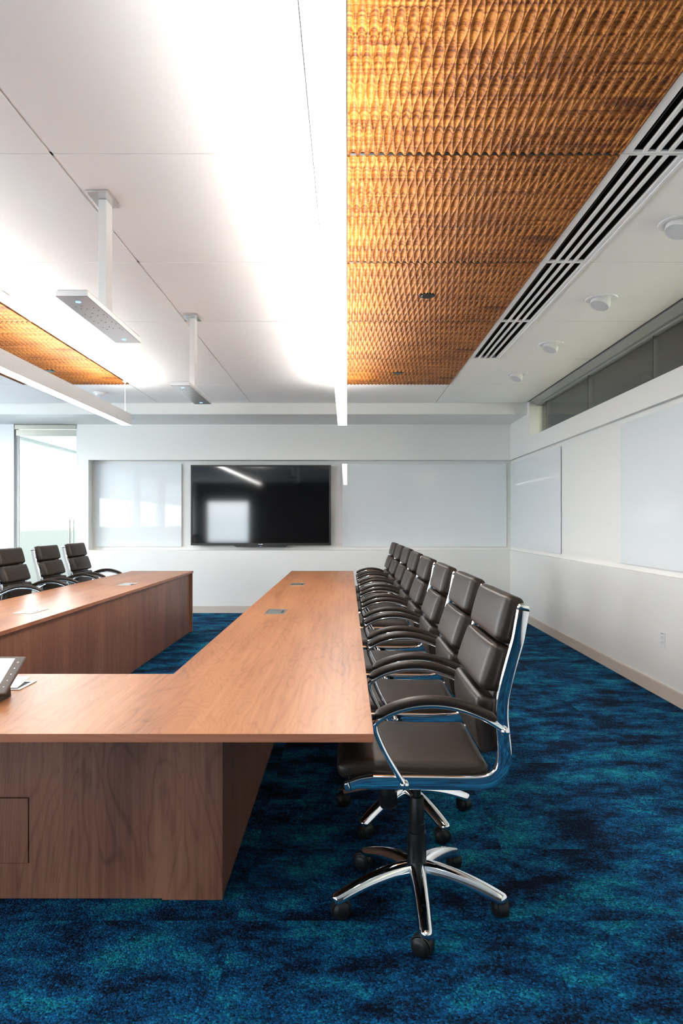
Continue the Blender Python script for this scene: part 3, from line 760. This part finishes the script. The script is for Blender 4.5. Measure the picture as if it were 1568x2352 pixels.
# ------------------------------------------------------------------ office chair
def cushion(path, halfw, th, r=0.022, puff=0.008, na=22, nb=26, nside=6, pinch=0.0, backpuff=None):
    """rounded padded slab following a path (list of Vectors in the x-z plane, normal towards +normal)"""
    L = [0.0]
    for a, b_ in zip(path, path[1:]): L.append(L[-1]+(b_-a).length)
    T = L[-1]; hl = T/2
    def at(s):
        s = min(max(s, 0), T)
        for i in range(len(L)-1):
            if s <= L[i+1] or i == len(L)-2:
                f = (s-L[i])/(L[i+1]-L[i]); p = path[i].lerp(path[i+1], f)
                t0 = path[min(i+1, len(path)-1)]-path[max(i, 0)]
                # smooth tangent
                ta = (path[i+1]-path[max(i-1, 0)]).normalized(); tb = (path[min(i+2, len(path)-1)]-path[i]).normalized()
                tt = ta.lerp(tb, f).normalized(); return p, tt
    bm = B(); ht = th/2
    def dens(n):      # parameter values crowded near the ends
        out = []
        for i in range(n+1):
            x = -1+2*i/n; out.append(math.copysign(1-(1-abs(x))**1.7, x))
        return out
    A, Bv, Cv = dens(na), dens(nb), dens(nside)
    def pt(a, b_, c):
        q = Vector((a*hl, b_*halfw, c*ht))
        rr = min(r, ht*0.98)
        inner = Vector((max(-hl+rr, min(hl-rr, q.x)), max(-halfw+rr, min(halfw-rr, q.y)), max(-ht+rr, min(ht-rr, q.z))))
        d = q-inner
        if d.length > 1e-9: q = inner + d.normalized()*min(rr, max(d.length, rr if True else 0)) if (abs(a) == 1 or abs(b_) == 1 or abs(c) == 1) else q
        pf = puff if c > 0 else (backpuff if backpuff is not None else puff*0.4)
        e = (1-a*a)**0.5*(1-b_*b_)**0.5 if abs(a) < 1 and abs(b_) < 1 else 0
        q.z += c*pf*e
        e2 = (1-a*a) if abs(a) < 1 else 0
        q.y += b_*0.004*e2
        p, tt = at(q.x+hl); nn = Vector((tt.z, 0, -tt.x))
        return p + nn*q.z + Vector((0, q.y, 0))
    cache = {}
    def V(a, b_, c):
        key = (round(a, 5), round(b_, 5), round(c, 5))
        if key not in cache: cache[key] = bm.verts.new(pt(a, b_, c))
        return cache[key]
    def grid(U, W_, f):
        for i in range(len(U)-1):
            for j in range(len(W_)-1):
                bm.faces.new((f(U[i], W_[j]), f(U[i+1], W_[j]), f(U[i+1], W_[j+1]), f(U[i], W_[j+1])))
    for s in (-1, 1):
        grid(A, Bv, lambda a, b_: V(a, b_, s)); grid(A, Cv, lambda a, c: V(a, s, c)); grid(Bv, Cv, lambda b_, c: V(s, b_, c))
    # seam line round the front face
    seam = []
    iN = 0.90
    for k in range(60):
        th_ = 2*PI*k/60; cx, sy = math.cos(th_), math.sin(th_)
        m_ = (abs(cx)**8+abs(sy)**8)**(-1/8)
        a_ = cx*m_*(1-0.011/hl); b2 = sy*m_*(1-0.011/halfw)
        seam.append(pt(a_*0.999, b2*0.999, 1.0) if False else (a_, b2))
    sp = []
    for a_, b2 in seam:
        e = (1-a_*a_)**0.5*(1-b2*b2)**0.5
        p, tt = at(a_*hl+hl); nn = Vector((tt.z, 0, -tt.x))
        sp.append(p+nn*(ht+puff*e-0.0040)+Vector((0, b2*halfw+b2*0.004*(1-a_*a_), 0)))
    sm = B(); 
    sweep(sm, sp, circ(0.0012, 6), side=Vector((0.3, 0.2, 0.9)), closed=True)
    return bm, sm

def curve_zu(pairs, dz=0.0, du=0.0):
    return smooth_path([Vector((u+du, 0, z+dz)) for z, u in pairs], 6)

def leg_mesh(ang):
    bm = B(); path = []; sc_ = []
    N = 16
    for i in range(N+1):
        f = i/N; r = 0.022+f*0.268
        z = 0.132 + 0.010*math.sin(f*PI*0.6) - 0.074*f**1.5
        path.append(Vector((r*math.cos(ang), r*math.sin(ang), z)))
        wd = 1.30-0.34*f
        sc_.append((wd, 1.15-0.25*f))
    # rounded tip
    d = Vector((math.cos(ang), math.sin(ang), -0.33)).normalized()
    for q_ in (0.5, 0.8, 0.95, 1.0):
        path.append(path[N]+d*0.017*q_); k = math.sqrt(max(0.0, 1-q_*q_))*0.9+0.1*(q_ < 1)
        sc_.append((0.96*max(k, 0.04), 0.90*max(0.45+0.55*k, 0.04)))
    prof = [(0.013, 0.017), (0.006, 0.0185), (-0.006, 0.0185), (-0.013, 0.017), (-0.0185, 0.010), (-0.0235, -0.002), (-0.0245, -0.009), (-0.0215, -0.015), (-0.012, -0.016), (0.012, -0.016), (0.0215, -0.015), (0.0245, -0.009), (0.0235, -0.002), (0.0185, 0.010)]
    side = Vector((-math.sin(ang), math.cos(ang), 0))
    # in-plane normal must point up
    t0 = (path[1]-path[0]).normalized()
    if t0.cross(side).z < 0: prof = [(-a, -b_) for a, b_ in prof] if False else [(a, -b_) for a, b_ in prof]
    sweep(bm, path, prof, side=side, scales=sc_)
    return bm

def caster_mesh(pos, ang):
    """twin-wheel castor: hub caps, wheels, hood and stem; origin at contact point below the stem"""
    bm = B(); R = Matrix.Translation(pos) @ Matrix.Rotation(ang, 4, 'Z')
    hd = Matrix.Rotation(PI/2, 4, 'X')
    for s in (-1, 1):
        prof = [(0.001, 0.028), (0.015, 0.0275), (0.022, 0.025), (0.0250, 0.022), (0.0260, 0.0215), (0.0300, 0.019), (0.0308, 0.009), (0.028, 0.004), (0.001, 0.004)]
        mt = R @ Matrix.Translation((0.014, 0, 0.031)) @ Matrix.Rotation(-s*PI/2, 4, 'X')
        lathe(bm, prof, n=28, mtx=mt)
    # hood
    path = [Vector((0.014+0.0335*math.cos(a), 0, 0.031+0.0335*math.sin(a))) for a in [math.radians(x) for x in range(20, 216, 15)]]
    m0 = len(bm.verts)
    nb_ = B(); sweep(nb_, path, rrect(0.0175, 0.0022, 0.002, 2)); 
    me = bpy.data.meshes.new('tmp'); nb_.to_mesh(me); nb_.free(); me.transform(R); bm.from_mesh(me); bpy.data.meshes.remove(me)
    lathe(bm, [(0.0145, 0.052), (0.0145, 0.060), (0.010, 0.064), (0.006, 0.072)], n=20, mtx=R)
    return bm

def make_chair():
    t = thing('office_chair', 'x', 'chair', (0, 0, 0))
    lm = M['leather']
    # seat cushion
    sp = [Vector((-0.205, 0, 0.545)), Vector((-0.12, 0, 0.541)), Vector((0.0, 0, 0.541)), Vector((0.12, 0, 0.547)), Vector((0.20, 0, 0.551)), Vector((0.245, 0, 0.546)), Vector((0.272, 0, 0.536))]
    spath = smooth_path(sp[::-1], 4)
    bm, sm = cushion(spath, 0.229, 0.052, r=0.021, puff=0.010)
    # path runs front to back so that the normal points up
    o = obj('seat_cushion', bm, lm, t, smooth=True)
    obj('stitching', sm, M['thread'], o, smooth=True)
    # back cushions (path bottom to top, normal towards the front)
    fr = [(0.600, -0.195), (0.64, -0.186), (0.70, -0.178), (0.75, -0.177), (0.80, -0.184), (0.86, -0.204), (0.94, -0.231), (1.0, -0.248), (1.06, -0.265), (1.115, -0.281)]
    full = smooth_path([Vector((u-0.020, 0, z)) for z, u in fr], 10)
    def seg(z0, z1): return [p for p in full if z0 <= p.z <= z1]
    for nm, z0, z1, pf in (('headrest_cushion', 0.945, 1.098, 0.010), ('back_cushion', 0.790, 0.942, 0.011), ('lumbar_cushion', 0.600, 0.784, 0.006)):
        bm, sm = cushion(seg(z0, z1), 0.224, 0.062, r=0.019, puff=pf, backpuff=0.0)
        o = obj(nm, bm, lm, t, smooth=True); obj('stitching', sm, M['thread'], o, smooth=True)
    bm = B(); sweep(bm, [p-Vector((0.026, 0, 0.004)) for p in seg(0.62, 1.05)], rrect(0.205, 0.006, 0.004, 2)); obj('back_shell', bm, lm, t, smooth=True, auto=50)
    obj('seat_pan', boxes((-0.20, 0.24, -0.21, 0.21, 0.506, 0.522)), M['plastic'], t, bevel=0.004)
    # side rails
    rail = [(0.232, 0.508), (0.205, 0.516), (0.165, 0.5185), (0.08, 0.518), (-0.03, 0.517), (-0.12, 0.516), (-0.180, 0.518), (-0.218, 0.531), (-0.241, 0.560), (-0.249, 0.600), (-0.245, 0.66), (-0.240, 0.72), (-0.243, 0.78), (-0.257, 0.845), (-0.273, 0.905), (-0.289, 0.962), (-0.298, 1.01), (-0.306, 1.055)]
    for s in (-1, 1):
        bm = B(); pth = smooth_path([Vector((u, s*0.246, z)) for u, z in rail], 5)
        n = len(pth); sc2 = []
        for i, p in enumerate(pth):
            k = 0.72+0.28*min(1, max(0, (0.215-p.x)/0.05)) if p.z < 0.53 else 1.0
            if p.z > 0.60: k = 1.0-0.10*min(1, (p.z-0.60)/0.2)
            sc2.append((1, k))
        sweep(bm, pth, rrect(0.0125, 0.0225, 0.0075, 4), scales=sc2)
        r_ = obj('side_rail', bm, M['chrome'], t, smooth=True, auto=60)
        # end caps with dark joint ring
        for (p, d_, k) in ((pth[-1], (pth[-1]-pth[-2]).normalized(), 0.90), (pth[0], (pth[0]-pth[1]).normalized(), 0.74)):
            bm = B(); sweep(bm, [p, p+d_*0.0022], rrect(0.0135, 0.0232, 0.008, 4), scales=[(1, k), (1, k)]); obj('joint_ring', bm, M['plastic'], r_)
            bm = B(); sweep(bm, [p+d_*x for x in (0.0022, 0.010, 0.016, 0.020, 0.0215)], rrect(0.0125, 0.0225, 0.0085, 4), scales=[(1, k), (0.98, k*0.97), (0.86, k*0.85), (0.55, k*0.55), (0.15, k*0.15)]); obj('end_cap', bm, M['chrome'], r_, smooth=True)
        # armrest: chrome rod bow, stem, ball bolts, pad
        y = s*0.266
        bow = [(-0.244, 0.683), (-0.2155, 0.702), (-0.170, 0.727), (-0.104, 0.750), (-0.037, 0.760), (0.031, 0.757), (0.093, 0.742), (0.138, 0.720), (0.1545, 0.706), (0.1555, 0.692), (0.150, 0.672), (0.133, 0.632), (0.111, 0.590), (0.085, 0.547), (0.0665, 0.517)]
        bm = B(); sweep(bm, smooth_path([Vector((u, y, z)) for u, z in bow], 5), circ(0.0085, 14))
        arm = obj('armrest', bm, M['chrome'], t, smooth=True)
        for (u, z) in ((-0.246, 0.681), (0.0655, 0.515)):
            bm = B(); lathe(bm, [(0.009, -0.026), (0.0135, -0.008), (0.0145, 0.0), (0.0135, 0.008), (0.009, 0.0125), (0.002, 0.014)], n=20, mtx=Matrix.Translation((u, y, z)) @ Matrix.Rotation(-s*PI/2, 4, 'X'))
            obj('bolt', bm, M['chrome'], arm, smooth=True)
        pad = [(-0.222, 0.712), (-0.195, 0.727), (-0.160, 0.743), (-0.104, 0.7635), (-0.037, 0.7745), (0.031, 0.7715), (0.093, 0.756), (0.135, 0.737), (0.158, 0.722)]
        pp = smooth_path([Vector((u, y, z+0.0045)) for u, z in pad], 5); n = len(pp)
        scs = []
        for i in range(n):
            f = min(i, n-1-i)/(n-1); k = min(1, (f/0.09))**0.5 if f > 0 else 0.12
            scs.append((max(k, 0.25), max(k, 0.25)))
        bm = B(); sweep(bm, pp, rrect(0.0170, 0.0140, 0.013, 5), scales=scs); obj('arm_pad', bm, lm, arm, smooth=True)
    # cross bars
    bm = B()
    for (u, z) in ((-0.10, 0.505), (0.10, 0.505)): cyl(bm, (u, -0.24, z), 0.009, 0.48, axis=1, n=16)
    for (u, z) in ((-0.252, 0.80), (-0.293, 1.0)): box(bm, u-0.004, u+0.004, -0.24, 0.24, z-0.015, z+0.015)
    obj('cross_bar', bm, M['chrome'], t, smooth=True, auto=40)
    # tilt mechanism
    bm = boxes((-0.10, 0.13, -0.075, 0.075, 0.455, 0.500), (-0.12, 0.16, -0.10, 0.10, 0.496, 0.506))
    mech = obj('tilt_mechanism', bm, M['plastic'], t, bevel=0.006)
    bm = B(); lathe(bm, [(0.026, 0.46), (0.026, 0.395), (0.0295, 0.390), (0.0300, 0.345), (0.027, 0.338), (0.005, 0.337)], n=36, mtx=Matrix.Translation((0.10, 0, 0)))
    for i in range(36):
        a_ = 2*PI*i/36; c_ = Vector((0.10+0.0305*math.cos(a_), 0.0305*math.sin(a_), 0)); box(bm, c_.x-0.001, c_.x+0.001, c_.y-0.001, c_.y+0.001, 0.347, 0.388)
    obj('tension_knob', bm, M['plastic'], mech, smooth=True, auto=30)
    bm = B(); sweep(bm, [Vector((0.02, 0.07, 0.475)), Vector((0.06, 0.16, 0.480)), Vector((0.22, 0.20, 0.484)), Vector((0.275, 0.20, 0.476))], rrect(0.008, 0.0025, 0.002, 2), side=Vector((0, 1, 0.1))); obj('lever', bm, M['plastic'], mech)
    obj('warning_label', boxes((0.08, 0.16, -0.1006, 0.10, 0.490, 0.4965)), M['orange'], mech)
    # gas column with cover tubes
    bm = B(); lathe(bm, [(0.014, 0.46), (0.014, 0.376), (0.0235, 0.374), (0.0245, 0.372), (0.0262, 0.285), (0.0278, 0.283), (0.0280, 0.254), (0.0318, 0.252), (0.0325, 0.248), (0.0335, 0.150), (0.031, 0.142), (0.01, 0.141)], n=40)
    obj('gas_column', bm, M['plastic'], t, smooth=True, auto=30)
    bm = B(); lathe(bm, [(0.033, 0.148), (0.036, 0.143), (0.038, 0.135), (0.038, 0.115), (0.034, 0.108), (0.005, 0.107)], n=40)
    base = obj('star_base', bm, M['chrome'], t, smooth=True, auto=50)
    for k in range(5):
        a_ = PI/2 + 2*PI*k/5
        obj('leg', leg_mesh(a_), M['chrome'], base, smooth=True, auto=45)
        p = Vector((0.291*math.cos(a_), 0.291*math.sin(a_), 0))
        obj('caster', caster_mesh(p, [-0.5, -1.4, -1.3, -0.4, 3.34][k]), M['plastic'], base, smooth=True, auto=35)
    return t

ch0 = make_chair()
RIGHT = [(0.243, 2.384, 0.0, 0), (0.262, 3.085, 0.0, 36-6), (0.262, 3.82, 0, 17), (0.262, 4.62, 0, 50), (0.265, 5.42, 0, 5), (0.275, 6.28, 0, 60), (0.270, 7.08, 0, 33), (0.268, 7.90, 0, 12)]
RLAB = ['nearest black leather office chair with chrome frame, seen whole at the table corner',
        'second black leather office chair on the right side, counting from the nearest',
        'third black leather office chair from the nearest on the right side',
        'fourth black leather office chair from the nearest on the right side',
        'fifth black leather office chair on the right side, middle of the far cluster',
        'sixth black leather office chair on the right side, third from the far end',
        'seventh black leather office chair on the right side, next to the farthest',
        'eighth and farthest black leather office chair on the right side, by the table end']
def set_chair(o, x, y, rz, base_rot, lab, grp):
    o.location = (x, y, 0); o.rotation_euler = (0, 0, rz); o['label'] = lab; o['group'] = grp
    for c in o.children:
        if c.name.startswith('star_base'): c.rotation_euler = (0, 0, math.radians(base_rot))
copies = [copy_tree(ch0) for _ in range(10)]
bpy.context.view_layer.update()
set_chair(ch0, RIGHT[0][0], RIGHT[0][1], PI, 0, RLAB[0], 'office chairs along the right table wing')
for i in range(1, 8):
    x, y, r_, br = RIGHT[i]; set_chair(copies[i-1], x, y, PI+math.radians(r_), br, RLAB[i], 'office chairs along the right table wing')
LEFT = [(-2.785, 7.70, 0, 20), (-2.785, 6.97, 0, 45), (-2.785, 6.18, 0, 10)]
LLAB = ['black leather office chair on the far left, nearest to the back wall', 'black leather office chair behind the left table wing, middle of three', 'black leather office chair behind the left table wing, cut by the left photo edge']
for i in range(3):
    x, y, r_, br = LEFT[i]; set_chair(copies[7+i], x, y, math.radians(r_), br, LLAB[i], 'office chairs behind the left table wing')
